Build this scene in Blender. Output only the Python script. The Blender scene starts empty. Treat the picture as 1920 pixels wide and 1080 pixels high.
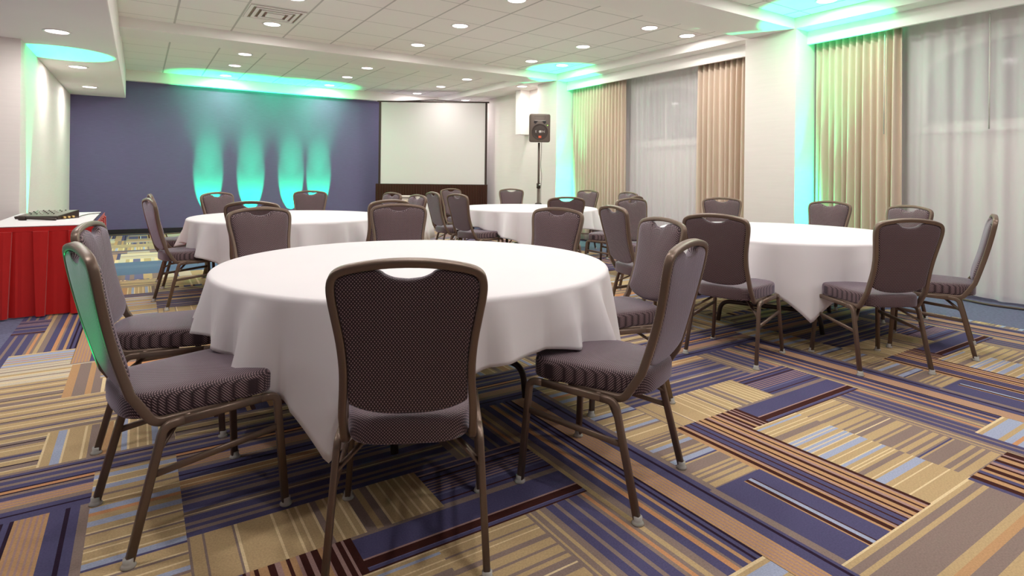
import bpy, bmesh, math, random
from mathutils import Vector, Matrix
random.seed(7)
PI = math.pi
S = bpy.context.scene
C = S.collection

# ---------------------------------------------------------------- camera
CAM_H, HORIZON, FPX, YAW, ROLL = 1.13, 329.2, 1078.5, math.radians(32.94), math.radians(0.6)
cd = bpy.data.cameras.new('camera'); cam = bpy.data.objects.new('camera', cd); C.objects.link(cam)
cd.sensor_fit = 'HORIZONTAL'; cd.sensor_width = 36.0; cd.lens = 36.0 * FPX / 1920.0
cd.shift_y = -(540.0 - HORIZON) / 1920.0
cd.clip_start = 0.05; cd.clip_end = 100
fwd = Vector((math.sin(YAW), math.cos(YAW), 0)); r0 = Vector((math.cos(YAW), -math.sin(YAW), 0)); u0 = Vector((0, 0, 1))
rr = r0 * math.cos(ROLL) + u0 * math.sin(ROLL); uu = -r0 * math.sin(ROLL) + u0 * math.cos(ROLL)
m = Matrix.Identity(4)
for i in range(3):
    m[i][0] = rr[i]; m[i][1] = uu[i]; m[i][2] = -fwd[i]
m[2][3] = CAM_H
cam.matrix_world = m
S.camera = cam

# ---------------------------------------------------------------- world, exposure
W = bpy.data.worlds.new('world'); S.world = W; W.use_nodes = True
W.node_tree.nodes['Background'].inputs[0].default_value = (0.02, 0.025, 0.04, 1)
W.node_tree.nodes['Background'].inputs[1].default_value = 0.3
S.view_settings.view_transform = 'Standard'; S.view_settings.look = 'None'
S.view_settings.exposure = 0.0; S.view_settings.gamma = 1.0; S.view_settings.use_curve_mapping = False
S.cycles.max_bounces = 10; S.cycles.diffuse_bounces = 6; S.cycles.transparent_max_bounces = 12
S.cycles.sample_clamp_indirect = 6.0
LAMP_W = 11.2          # each ceiling downlight
LAMP_COL = (1.0, 0.955, 0.925)
GREEN = (0.0, 1.0, 0.36)
GREEN_WALL = (0.0, 1.0, 0.28)

# ---------------------------------------------------------------- helpers
def srgb(r, g, b):
    f = lambda c: (c / 255 / 12.92) if c / 255 <= 0.04045 else ((c / 255 + 0.055) / 1.055) ** 2.4
    return (f(r), f(g), f(b), 1)

def obj(name, bm, mat, parent=None, smooth=True):
    me = bpy.data.meshes.new(name)
    bmesh.ops.recalc_face_normals(bm, faces=bm.faces)
    bm.to_mesh(me); bm.free()
    for p in me.polygons: p.use_smooth = smooth
    if mat: me.materials.append(mat)
    o = bpy.data.objects.new(name, me); C.objects.link(o)
    if parent: o.parent = parent
    return o

def tag(o, label, cat, group=None, kind=None):
    if label: o['label'] = label
    if cat: o['category'] = cat
    if group: o['group'] = group
    if kind: o['kind'] = kind
    return o

def thing(name, label, cat, loc=(0, 0, 0), rz=0.0, group=None):
    o = bpy.data.objects.new(name, None); C.objects.link(o); o.empty_display_size = 0.1
    o.location = loc; o.rotation_euler = (0, 0, rz)
    return tag(o, label, cat, group)

def struct(name, bm, mat, parent=None, smooth=False):
    o = obj(name, bm, mat, parent, smooth)
    if not parent: o['kind'] = 'structure'
    return o

def copy_tree(o, parent=None):
    c = o.copy(); C.objects.link(c)
    if parent: c.parent = parent
    for ch in list(o.children): copy_tree(ch, c)
    return c

def box(bm, x0, x1, y0, y1, z0, z1, bev=0.0):
    v = [bm.verts.new(p) for p in ((x0, y0, z0), (x1, y0, z0), (x1, y1, z0), (x0, y1, z0), (x0, y0, z1), (x1, y0, z1), (x1, y1, z1), (x0, y1, z1))]
    fs = [bm.faces.new([v[i] for i in f]) for f in ((0, 3, 2, 1), (4, 5, 6, 7), (0, 1, 5, 4), (1, 2, 6, 5), (2, 3, 7, 6), (3, 0, 4, 7))]
    if bev > 0:
        es = list({e for f in fs for e in f.edges})
        bmesh.ops.bevel(bm, geom=es, offset=bev, segments=2, affect='EDGES', profile=0.6)
    return bm

def mbox(*a, bev=0.0):
    bm = bmesh.new(); return box(bm, *a, bev=bev)

def quad(bm, pts):
    return bm.faces.new([bm.verts.new(p) for p in pts])

def fillet(pts, rad, n=6):
    pts = [Vector(p) for p in pts]; out = [pts[0]]
    for i in range(1, len(pts) - 1):
        a, b, c = pts[i - 1], pts[i], pts[i + 1]
        r = rad[i] if isinstance(rad, (list, tuple)) else rad
        u = (a - b); v = (c - b); lu, lv = u.length, v.length; u.normalize(); v.normalize()
        ang = u.angle(v); d = min(r / math.tan(ang / 2), lu * 0.49, lv * 0.49)
        p, q = b + u * d, b + v * d
        for k in range(n + 1):
            t = k / n; out.append(p * (1 - t) ** 2 + b * 2 * t * (1 - t) + q * t * t)
    out.append(pts[-1]); return out

def catmull(P, n=5):
    P = [Vector(p) for p in P]; out = []
    for i in range(len(P) - 1):
        a = P[max(i - 1, 0)]; b = P[i]; c = P[i + 1]; d = P[min(i + 2, len(P) - 1)]
        for k in range(n):
            t = k / n
            out.append(0.5 * ((2 * b) + (c - a) * t + (2 * a - 5 * b + 4 * c - d) * t * t + (3 * b - a - 3 * c + d) * t ** 3))
    out.append(P[-1]); return out

def rprof(w, h, r=None, n=3):
    """rounded rectangle profile, w along side axis, h along other axis"""
    r = r or min(w, h) * 0.28; pts = []
    for cx, cy, a0 in ((w / 2 - r, h / 2 - r, 0), (-w / 2 + r, h / 2 - r, 90), (-w / 2 + r, -h / 2 + r, 180), (w / 2 - r, -h / 2 + r, 270)):
        for k in range(n):
            a = math.radians(a0 + 90 * k / (n - 1)); pts.append((cx + r * math.cos(a), cy + r * math.sin(a)))
    return pts

def cprof(r, n=8):
    return [(r * math.cos(2 * PI * k / n), r * math.sin(2 * PI * k / n)) for k in range(n)]

def sweep(bm, path, prof, axis=None, axes=None, cap=True, closed=False):
    """prof[i]=(s,o): s along side vector, o along t x side"""
    path = [Vector(p) for p in path]; rings = []; N = len(path)
    for i, p in enumerate(path):
        if closed: t = (path[(i + 1) % N] - path[i - 1])
        else: t = (path[min(i + 1, N - 1)] - path[max(i - 1, 0)])
        t.normalize()
        a = Vector(axes[i]) if axes else Vector(axis or (0, 0, 1))
        if abs(a.dot(t)) > 0.98: a = Vector((1, 0, 0)) if abs(t.x) < 0.9 else Vector((0, 1, 0))
        s = (a - t * a.dot(t)).normalized(); o = t.cross(s)
        rings.append([bm.verts.new(p + s * u + o * v) for u, v in prof])
    M = len(prof)
    for i in range(N if closed else N - 1):
        A, B = rings[i], rings[(i + 1) % N]
        for k in range(M): bm.faces.new((A[k], A[(k + 1) % M], B[(k + 1) % M], B[k]))
    if cap and not closed:
        bm.faces.new(rings[0][::-1]); bm.faces.new(rings[-1])
    return bm

def rings_surface(bm, rings, cap0=True, cap1=True):
    R = [[bm.verts.new(p) for p in r] for r in rings]; M = len(R[0])
    for A, B in zip(R, R[1:]):
        for k in range(M): bm.faces.new((A[k], A[(k + 1) % M], B[(k + 1) % M], B[k]))
    if cap0: bm.faces.new(R[0][::-1])
    if cap1: bm.faces.new(R[-1])
    return bm

def lathe(bm, prof, n=24, c=(0, 0, 0)):
    return rings_surface(bm, [[(c[0] + r * math.cos(2 * PI * k / n), c[1] + r * math.sin(2 * PI * k / n), c[2] + z) for k in range(n)] for r, z in prof])

# ---------------------------------------------------------------- materials
def mat(name, col=(0.8, 0.8, 0.8, 1), rough=0.6, metal=0.0, spec=0.5, sheen=0.0):
    M = bpy.data.materials.new(name); M.use_nodes = True
    b = M.node_tree.nodes['Principled BSDF']
    b.inputs['Base Color'].default_value = col if len(col) == 4 else (*col, 1)
    b.inputs['Roughness'].default_value = rough; b.inputs['Metallic'].default_value = metal
    b.inputs['Specular IOR Level'].default_value = spec
    if sheen: b.inputs['Sheen Weight'].default_value = sheen; b.inputs['Sheen Roughness'].default_value = 0.4
    return M

def N(M, t, **kw):
    n = M.node_tree.nodes.new(t)
    for k, v in kw.items(): setattr(n, k, v)
    return n

def L(M, a, b): M.node_tree.links.new(a, b)

def math_n(M, op, a, b=None, c=None):
    n = N(M, 'ShaderNodeMath', operation=op)
    for i, v in enumerate((a, b, c)):
        if v is None: continue
        if isinstance(v, (int, float)): n.inputs[i].default_value = v
        else: L(M, v, n.inputs[i])
    return n.outputs[0]

def noise_tint(M, col, amt=0.08, scale=(8, 8, 8), bump=0.0, bumpscale=None, detail=3, dist=0.002):
    b = M.node_tree.nodes['Principled BSDF']
    tc = N(M, 'ShaderNodeTexCoord'); mp = N(M, 'ShaderNodeMapping'); mp.inputs['Scale'].default_value = scale
    nz = N(M, 'ShaderNodeTexNoise'); nz.inputs['Scale'].default_value = 1.0; nz.inputs['Detail'].default_value = detail
    L(M, tc.outputs['Object'], mp.inputs['Vector']); L(M, mp.outputs[0], nz.inputs['Vector'])
    mx = N(M, 'ShaderNodeMix', data_type='RGBA')
    mx.inputs['A'].default_value = tuple(c * (1 - amt) for c in col[:3]) + (1,)
    mx.inputs['B'].default_value = tuple(min(1, c * (1 + amt)) for c in col[:3]) + (1,)
    L(M, nz.outputs['Fac'], mx.inputs['Factor']); L(M, mx.outputs['Result'], b.inputs['Base Color'])
    if bump:
        bp = N(M, 'ShaderNodeBump'); bp.inputs['Strength'].default_value = bump; bp.inputs['Distance'].default_value = dist
        n2 = nz
        if bumpscale:
            mp2 = N(M, 'ShaderNodeMapping'); mp2.inputs['Scale'].default_value = bumpscale
            n2 = N(M, 'ShaderNodeTexNoise'); n2.inputs['Scale'].default_value = 1.0
            L(M, tc.outputs['Object'], mp2.inputs['Vector']); L(M, mp2.outputs[0], n2.inputs['Vector'])
        L(M, n2.outputs['Fac'], bp.inputs['Height']); L(M, bp.outputs[0], b.inputs['Normal'])
    return M

def emis(name, col, st):
    M = bpy.data.materials.new(name); M.use_nodes = True; nt = M.node_tree
    nt.nodes.remove(nt.nodes['Principled BSDF'])
    e = N(M, 'ShaderNodeEmission'); e.inputs[0].default_value = (*col[:3], 1); e.inputs[1].default_value = st
    L(M, e.outputs[0], nt.nodes['Material Output'].inputs[0]); return M

m_wall = noise_tint(mat('wall paint', rough=0.7, spec=0.3), (0.79, 0.725, 0.69, 1), 0.04, (3, 3, 60), 0.25, (40, 40, 220), dist=0.001)
m_white = noise_tint(mat('white paint', rough=0.65, spec=0.3), (0.88, 0.845, 0.815, 1), 0.02, (2, 2, 2))
m_blue = noise_tint(mat('blue wallcovering', rough=0.75, spec=0.25), (0.140, 0.120, 0.235, 1), 0.16, (9, 9, 170), 0.3, (30, 30, 300), dist=0.001)
m_black = mat('black vinyl', (0.012, 0.010, 0.014, 1), 0.45)
m_cloth = noise_tint(mat('white linen', rough=0.75, spec=0.25, sheen=0.15), (0.80, 0.765, 0.785, 1), 0.02, (3, 3, 3), 0.15, (260, 260, 260), dist=0.0006)
m_frame = noise_tint(mat('bronze powder coat', rough=0.38, metal=0.4, spec=0.5), (0.190, 0.132, 0.098, 1), 0.15, (600, 600, 600))
m_dark = mat('dark brown metal', (0.045, 0.028, 0.022, 1), 0.45, 0.3)
m_glide = mat('clear plastic glide', (0.82, 0.80, 0.74, 1), 0.2); m_glide.node_tree.nodes['Principled BSDF'].inputs['Transmission Weight'].default_value = 0.45
m_drape = noise_tint(mat('beige drapery', rough=0.8, spec=0.2, sheen=0.2), (0.66, 0.535, 0.43, 1), 0.05, (60, 60, 8), 0.2, (250, 250, 120), dist=0.0008)
m_red = noise_tint(mat('red polyester', rough=0.5, spec=0.35, sheen=0.3), (0.50, 0.010, 0.009, 1), 0.06, (20, 20, 20))
m_brownfab = noise_tint(mat('brown velour', rough=0.8, spec=0.1, sheen=0.2), (0.055, 0.022, 0.014, 1), 0.25, (60, 60, 3))
m_screen = mat('projection white', (0.70, 0.665, 0.66, 1), 0.85, spec=0.1)
m_lens = emis('lamp lens', (1.0, 0.95, 0.9), 7.0)
m_trim = mat('lamp trim', (0.85, 0.83, 0.8, 1), 0.35)
m_border = noise_tint(mat('slate carpet border', rough=0.95, spec=0.1), (0.15, 0.155, 0.24, 1), 0.4, (45, 45, 45), 0.4, (220, 220, 220), dist=0.003)
m_cable = mat('cable rubber', (0.10, 0.07, 0.05, 1), 0.5)
m_spk = mat('speaker grey plastic', (0.12, 0.088, 0.07, 1), 0.5)
m_spk2 = mat('speaker grille', (0.05, 0.033, 0.027, 1), 0.6)
m_gunmetal = mat('grey console panel', (0.21, 0.18, 0.155, 1), 0.35, 0.3)
m_chrome = mat('chrome', (0.75, 0.72, 0.68, 1), 0.2, 1.0)
m_box = mat('beige equipment case', (0.62, 0.56, 0.50, 1), 0.4)
m_gold = mat('brass knob', (0.75, 0.52, 0.2, 1), 0.3, 0.8)
m_glass = mat('night window glass', (0.10, 0.095, 0.105, 1), 0.08, spec=0.6)
m_logo_o = mat('orange badge', (0.85, 0.11, 0.03, 1), 0.4)
m_logo_w = mat('silver lettering', (0.55, 0.5, 0.46, 1), 0.4)
m_led = emis('green led', (0.4, 1.0, 0.1), 3.0)
m_gled = emis('green lamp lens', GREEN, 6.0)

# ceiling tiles: T-bar grid from object coordinates
m_ceil = mat('ceiling tile', rough=0.85, spec=0.2)
b = m_ceil.node_tree.nodes['Principled BSDF']
tc = N(m_ceil, 'ShaderNodeTexCoord'); sp = N(m_ceil, 'ShaderNodeSeparateXYZ'); L(m_ceil, tc.outputs['Object'], sp.inputs[0])
def gridmask(M, out, off, per, w):
    f = math_n(M, 'FRACT', math_n(M, 'DIVIDE', math_n(M, 'SUBTRACT', out, off - 40 * per), per))
    d = math_n(M, 'ABSOLUTE', math_n(M, 'SUBTRACT', f, 0.5))
    return math_n(M, 'GREATER_THAN', d, 0.5 - w / per)
gx = gridmask(m_ceil, sp.outputs[0], 0.34, 0.622, 0.011); gy = gridmask(m_ceil, sp.outputs[1], 0.405, 0.622, 0.006)
g = math_n(m_ceil, 'MAXIMUM', gx, gy)
nz = N(m_ceil, 'ShaderNodeTexNoise'); nz.inputs['Scale'].default_value = 160
L(m_ceil, tc.outputs['Object'], nz.inputs['Vector'])
mx0 = N(m_ceil, 'ShaderNodeMix', data_type='RGBA'); mx0.inputs['A'].default_value = (0.88, 0.845, 0.81, 1); mx0.inputs['B'].default_value = (0.93, 0.895, 0.86, 1)
L(m_ceil, nz.outputs['Fac'], mx0.inputs['Factor'])
mx = N(m_ceil, 'ShaderNodeMix', data_type='RGBA'); L(m_ceil, g, mx.inputs['Factor']); L(m_ceil, mx0.outputs['Result'], mx.inputs['A'])
mx.inputs['B'].default_value = (0.56, 0.54, 0.51, 1); L(m_ceil, mx.outputs['Result'], b.inputs['Base Color'])

# chair fabric: dark woven ground with a small raised light dot
def weave(name, ground, dot, k=PI / 0.0044):
    M = mat(name, rough=0.62, spec=0.35, sheen=0.35); b = M.node_tree.nodes['Principled BSDF']
    tc = N(M, 'ShaderNodeTexCoord'); s = N(M, 'ShaderNodeSeparateXYZ'); L(M, tc.outputs['Object'], s.inputs[0])
    v = math_n(M, 'ADD', s.outputs[1], s.outputs[2])
    a = math_n(M, 'SINE', math_n(M, 'MULTIPLY', s.outputs[0], k)); c = math_n(M, 'SINE', math_n(M, 'MULTIPLY', v, k))
    p = math_n(M, 'MULTIPLY', a, c)
    mr = N(M, 'ShaderNodeMapRange'); mr.inputs[1].default_value = 0.1; mr.inputs[2].default_value = 0.75; L(M, p, mr.inputs[0])
    mx = N(M, 'ShaderNodeMix', data_type='RGBA'); mx.inputs['A'].default_value = ground; mx.inputs['B'].default_value = dot
    L(M, mr.outputs[0], mx.inputs['Factor']); L(M, mx.outputs['Result'], b.inputs['Base Color'])
    bp = N(M, 'ShaderNodeBump'); bp.inputs['Strength'].default_value = 0.5; bp.inputs['Distance'].default_value = 0.001
    L(M, mr.outputs[0], bp.inputs['Height']); L(M, bp.outputs[0], b.inputs['Normal'])
    return M
m_fab = weave('aubergine woven upholstery', (0.036, 0.019, 0.024, 1), (0.42, 0.29, 0.30, 1))
b = m_fab.node_tree.nodes['Principled BSDF']; b.inputs['Sheen Tint'].default_value = (0.78, 0.74, 0.95, 1); b.inputs['Sheen Weight'].default_value = 0.6

# sheer curtain: partly see-through white voile
m_sheer = mat('white voile', (0.98, 0.945, 0.95, 1), 0.8, spec=0.1)
nt = m_sheer.node_tree; b = nt.nodes['Principled BSDF']
tr = N(m_sheer, 'ShaderNodeBsdfTransparent'); ms = N(m_sheer, 'ShaderNodeMixShader'); ms.inputs[0].default_value = 0.64
tl = N(m_sheer, 'ShaderNodeBsdfTranslucent'); tl.inputs[0].default_value = (0.9, 0.86, 0.87, 1); m2 = N(m_sheer, 'ShaderNodeMixShader'); m2.inputs[0].default_value = 0.22
L(m_sheer, tr.outputs[0], ms.inputs[1]); L(m_sheer, b.outputs[0], m2.inputs[1]); L(m_sheer, tl.outputs[0], m2.inputs[2]); L(m_sheer, m2.outputs[0], ms.inputs[2]); L(m_sheer, ms.outputs[0], nt.nodes['Material Output'].inputs[0])

# patterned carpet: colour per woven stripe stored on the faces
m_carpet = mat('striped carpet', rough=0.95, spec=0.12); b = m_carpet.node_tree.nodes['Principled BSDF']
at = N(m_carpet, 'ShaderNodeAttribute'); at.attribute_name = 'yarn'
tc = N(m_carpet, 'ShaderNodeTexCoord'); nz = N(m_carpet, 'ShaderNodeTexNoise'); nz.inputs['Scale'].default_value = 170; nz.inputs['Detail'].default_value = 2
L(m_carpet, tc.outputs['Object'], nz.inputs['Vector'])
mr = N(m_carpet, 'ShaderNodeMapRange'); mr.inputs[3].default_value = 0.72; mr.inputs[4].default_value = 1.28; L(m_carpet, nz.outputs['Fac'], mr.inputs[0])
vm = N(m_carpet, 'ShaderNodeVectorMath', operation='SCALE'); L(m_carpet, at.outputs['Color'], vm.inputs[0]); L(m_carpet, mr.outputs[0], vm.inputs['Scale'])
L(m_carpet, vm.outputs[0], b.inputs['Base Color'])
bp = N(m_carpet, 'ShaderNodeBump'); bp.inputs['Strength'].default_value = 0.35; bp.inputs['Distance'].default_value = 0.003
L(m_carpet, nz.outputs['Fac'], bp.inputs['Height']); L(m_carpet, bp.outputs[0], b.inputs['Normal'])

# ---------------------------------------------------------------- floor
YARN = {'n': srgb(84, 80, 114), 'm': srgb(110, 108, 142), 'k': srgb(44, 28, 48), 'b': srgb(66, 34, 30), 'g': srgb(188, 162, 122),
        'c': srgb(224, 202, 160), 'y': srgb(140, 122, 114), 't': srgb(188, 148, 108), 'p': srgb(168, 136, 130), 'o': srgb(200, 146, 104),
        'l': srgb(162, 170, 194), 'w': srgb(205, 192, 170), 'e': srgb(92, 110, 138), 'h': srgb(100, 116, 142)}
rects = []
def put(x0, x1, y0, y1, col):
    out = []
    for r in rects:
        a0, a1, b0, b1, c = r
        if a1 <= x0 + 1e-6 or a0 >= x1 - 1e-6 or b1 <= y0 + 1e-6 or b0 >= y1 - 1e-6: out.append(r); continue
        if b0 < y0: out.append((a0, a1, b0, y0, c))
        if b1 > y1: out.append((a0, a1, y1, b1, c))
        c0, c1 = max(b0, y0), min(b1, y1)
        if a0 < x0: out.append((a0, x0, c0, c1, c))
        if a1 > x1: out.append((x1, a1, c0, c1, c))
    out.append((x0, x1, y0, y1, col)); rects[:] = out
def stripes(x0, x1, y0, y1, d, dsl):
    it = [(s[0], float(s[1:] or 1)) for s in dsl.split()]; tot = sum(w for _, w in it)
    items = []; a = 0
    for c, w in it:
        items.append((a / tot, (a + w) / tot, c)); a += w
    return [((x0, x1, y0 + (y1 - y0) * p, y0 + (y1 - y0) * q, c) if d == 'x' else (x0 + (x1 - x0) * p, x0 + (x1 - x0) * q, y0, y1, c)) for p, q, c in items]
PX, PY = 1.905, 3.55
BL = []
def blk(*a): BL.extend(stripes(*a))
# one repeat of the carpet design, x 0.14..2.045, y 0.68..4.23
blk(0.14, 2.045, 2.03, 2.81, 'x', 'n3 y2 n2 y2 n4 y1 c.6 y2 m1 n4 y3 n2 y1 n2 y1 n2 y2 t2 c.7 t3 c.7 n4 k1 n3 y3 t1 p1 t1 p1 t1 p1 n3 y2 k1 o2 k1 n3 y2 n3 y2 k1 n2 y2')
blk(0.14, 2.045, 2.81, 3.5, 'x', 'g2 c.6 y3 k.8 g3 c.7 y2 n1.5 y1 g4 c.6 g2 y2 k.8 y2 c.7 g3 y3 c.8 g2 n1 y2 g3 c.6 g3 y2 k.6 g3 c.6 y2 g3')
blk(0.14, 2.045, 3.5, 4.23, 'x', 'c.7 g2 y2 g2 c.7 y3 g2 k.5 y3 c.7 g3 y2 g2 c.6 g2 y1.5 g2 w3 c1 w2 y1 w3 c1 g2 w3 y1')
blk(1.07, 1.775, 0.68, 2.42, 'y', 'y3 g.8 y2 g1.3 y2.5 n3 y1.5 n3.5 y1.5 n3.5 y1.5 o1.5 y1.5 g2 y3 n3.5 o2 y1 n2.5 t1.5 n1.5 k1 n1.5 k1 t.9 p.6 t.9 p.6 t.9 p.6 t.9 p.6 t.9 p.6 t.9 n4 k1.2 n2.5 y2.5')
blk(0.425, 0.765, 0.88, 1.58, 'x', 'c.7 g7 c.7 g6 c.6 g2.5 l4 g1 c.6 g3 y2.5 g1.5 c.6 g1 c.6 g2 l1.8 c.6 g3.5 c.6 g2 l3.5 c.5 g2.5 c.6 l1.8 c.6 l1.8 c.6 g2.5 l1.6 c.6 l1.8 c.6 g3 y4 g2 c.6 g2 c.6 g3 l1.4 g1.5 c.8')
blk(0.765, 1.09, 0.88, 1.58, 'x', 'y1 g4 y2 g1.5 y2.5 g2 y7 g1 n1 y1 g2 y2 g3 y2 g1.5 y6 g1.5 y1.5 g5 y3 c.8 y3 g2 y1.5 g4 y1.2 g4 y2.5 g4 c.6 g2 y1 g4 c.6 g2')
blk(0.14, 0.425, 0.88, 1.765, 'y', 'b2.4 t1 p1 b.9 n3 b.9 n2.6 b.9 p1 t1.2 b1.2 t2.6 b2 p1.6 t1.6 b1.1 t1.8 p1 b2')
blk(0.425, 0.56, 1.58, 1.765, 'y', 'p1.4 b2 t1.4 p.6 b2.2 p1.2 b1.6 p.8 b2.4')
blk(0.56, 1.36, 1.58, 1.765, 'x', 'b.8 n1.4 m.4 b3.6 p.8 n11 y1.6')
blk(0.883, 1.36, 1.765, 2.03, 'x', 'y1.2 n2 b.7 n3 m1 n1 p.7 n1 p.7 n1 p.7 n1 p.7 n1 p.7 n1 b1 n2.4 k.7 p1 n2.4 p1')
blk(0.14, 0.883, 1.765, 2.03, 'y', 'g3 y.6 g7 y.6 c.8 g9 c.7 g4 c.7 g1.6 c.7 g3 c.7 y1.8 g2 c.7 g3 c.7 g1.6 c.7 y3 g2 y2.4 c.8 g2.6 c.7 g2.4 c.7 g2 c.7 g2 c.7 g2 c.7 g1.6')
blk(1.735, 2.05, 0.68, 1.347, 'y', 'y3 n12 t.6 b1.6 l1.7 b.6 n7.5 t1.6')
blk(1.735, 2.05, 1.322, 1.347, 'y', 'y3 n12 n4.5 n7.5 t1.6')
blk(1.775, 2.035, 1.347, 1.765, 'x', 'y.6 g3 y1.2 g2 y1.6 g1.4 y1 g1.4 y6 g1 n1 l3 y1 g1.4 y1 g1.6 y4 l2.4 g2 c.7 y2.4 g.8 y1.6 g1 y.6')
blk(1.775, 2.038, 1.765, 2.66, 'x', 'g4 c.7 g3 y1.2 l2 g2 c.7 g2.5 y1 c.7 g4 n1 l2.6 g1 c.8 g3.4 c.6 g1.4 y1 c.6 g5 y1 c.7 g3 l3 g3 o2 l3 g3 c.7 g3 y1.4 g3 l3 c.7 g4 c.6 l3 g2 y1')
blk(2.02, 2.045, 1.347, 1.765, 'y', 't1')
blk(1.25, 1.575, 0.68, 1.03, 'x', 'w4 y.6 w3 g1.4 l3.4 c.8 g2.4 l2.6 o1.6 l2.4 g2 l5 g1.4 c1')
blk(0.735, 1.14, 0.3, 0.883, 'y', 'n1.5 b2 t2 b.8 n1.6 t1.4 b2 t1.8 b1 p1.6 n1 b1.6 t2.2 b1.4 p1 b2.6')
blk(-0.17, 0.735, 0.3, 0.883, 'x', 'g3 l2 y2 g3 b1 g2 l5 o10 y4 g5 y5 t3 g3 y12 g2 y3 g2 c.8')
blk(1.585, 2.05, 2.81, 3.16, 'y', 'c.8 g3 l3 c.8 g5.5 c.9 g1.4 y3 g1 t4 c.8 g2.5 l2 c.8 g2.6 c.7 g2.8 c.7 g1.2 l2.4 c.8 g1.4 c.7 y3 c.7')
blk(1.588, 2.05, 3.61, 4.2, 'y', 't3 y4 t2 y3 c1.2 y1.4 c1.2 y1.4 m1.4 n3 y1.4 g1 y1 n3 y1.4 n2 g1.4 y2')
blk(0.30, 0.95, 3.05, 3.45, 'y', 'c.8 g6 c.8 g2.4 c.8 g3 c.8 g5 c.6 g2 c.6 g2 c.8 y2 g3')
blk(0.30, 0.95, 2.97, 3.05, 'y', 'b2 t2 n3 t1 b1 n3 t2 b2 t2 b3 t2 b2 t1 b3 t1.6 b2')
blk(0.55, 1.30, 3.55, 3.8, 'x', 'm2 n6 m6 n3 l1')
FX0, FX1, FY0, FY1 = -0.73, 5.66, -1.2, 12.2
rects.append((FX0, FX1, FY0, FY1, 'y'))
for ky in (-1, 0, 1, 2, 3):
    for kx in (-1, 0, 1, 2):
        for x0, x1, y0, y1, c in BL:
            X0, X1, Y0, Y1 = max(FX0, x0 + kx * PX), min(FX1, x1 + kx * PX), max(FY0, y0 + ky * PY), min(FY1, y1 + ky * PY)
            if X1 - X0 > 1e-4 and Y1 - Y0 > 1e-4: put(X0, X1, Y0, Y1, c)
for x0, x1, y0, y1, c in stripes(-0.25, 0.95, 7.55, 8.6, 'x', 'e10 h4 e6') + stripes(-0.25, 0.95, 8.6, 8.9, 'y', 'c1 w2 g1 c1 m2 c1 g2 w1 c1 g2 c1 m2 c1 g1 w2 c1 g2 c1 m1 g2 c1 w2') + stripes(-0.2, 0.95, 7.2, 7.55, 'y', 'y2 m1 y1 m2 g2 y2 w3 m1 w3 g3 w2 y2 w4') + stripes(-0.2, 0.9, 8.9, 9.5, 'x', 'w3 g1 w2 y1 w3 c1 w2'):
    put(x0, x1, y0, y1, c)
bm = bmesh.new(); lay = bm.loops.layers.float_color.new('yarn')
RX0, RX1, RY0, RY1 = -4.0, 7.05, -5.0, 12.35
for x0, x1, y0, y1, c in rects:
    f = quad(bm, ((x0, y0, 0), (x1, y0, 0), (x1, y1, 0), (x0, y1, 0)))
    for l in f.loops: l[lay] = YARN[c]
slate = (0.15, 0.155, 0.24, 1)
for x0, x1, y0, y1 in ((RX0, FX0, RY0, RY1), (FX1, RX1, RY0, RY1), (FX0, FX1, RY0, FY0), (FX0, FX1, FY1, RY1)):
    f = quad(bm, ((x0, y0, 0), (x1, y0, 0), (x1, y1, 0), (x0, y1, 0)))
    f.material_index = 1
    for l in f.loops: l[lay] = slate
me = bpy.data.meshes.new('floor'); bm.to_mesh(me); bm.free(); me.materials.append(m_carpet); me.materials.append(m_border)
fl = bpy.data.objects.new('floor', me); C.objects.link(fl); fl['kind'] = 'structure'

# ---------------------------------------------------------------- room shell
ZC, ZS, ZL = 2.93, 2.81, 2.44         # tiled ceiling, beam soffits, left soffit
struct('ceiling', mbox(RX0, RX1 + 0.2, RY0, RY1 + 0.2, ZC, ZC + 0.15), m_ceil)
struct('wall_far', mbox(-1.0, 6.45, RY1, RY1 + 0.15, 0, ZC), m_blue)
bm = bmesh.new(); box(bm, -1.15, -1.0, 7.47, RY1 + 0.15, 0, ZC); box(bm, RX0, -1.15, 7.47, 7.62, 0, ZC); struct('wall_left', bm, m_wall)
struct('wall_far_left', mbox(RX0 - 0.15, RX0, RY0, 7.62, 0, ZC), m_wall)
struct('wall_back', mbox(RX0 - 0.15, RX1 + 0.2, RY0 - 0.15, RY0, 0, ZC), m_wall)
struct('wall_right', mbox(RX1, RX1 + 0.2, RY0, 8.3, 0, ZC), m_wall)
struct('wall_right_far', mbox(6.45, RX1 + 0.2, 8.3, RY1 + 0.15, 0, ZC), m_wall)
struct('baseboard_far', mbox(-1.0, 6.45, RY1 - 0.015, RY1, 0, 0.10), m_black)
struct('trim_1', mbox(RX0, -0.215, RY0, RY1, ZL, ZC, bev=0.012), m_white)                 # left soffit
struct('trim_2', mbox(-0.215, 6.155, 3.70, 4.29, ZS, ZC), m_white)                        # near cross beam
struct('trim_3', mbox(-0.215, 6.155, 8.08, 8.66, ZS, ZC), m_white)                        # far cross beam
struct('trim_4', mbox(-0.215, 6.45, 12.22, RY1, 2.745, ZC), m_white)                      # band over the blue wall
bm = bmesh.new(); box(bm, 6.155, RX1, RY0, 8.66, ZS, ZC); box(bm, 6.38, 6.42, RY0, 8.08, 2.66, ZS); struct('trim_5', bm, m_white)   # window-side bulkhead with fascia
struct('trim_6', mbox(5.83, 6.45, 8.66, 12.22, ZS, ZC), m_white)
struct('trim_7', mbox(6.155, RX1, 3.683, 4.324, 0, ZS), m_wall)                           # column between the bays
struct('trim_8', mbox(6.155, RX1, 8.08, 8.66, 0, ZS), m_wall)                             # column at the far bay
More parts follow.
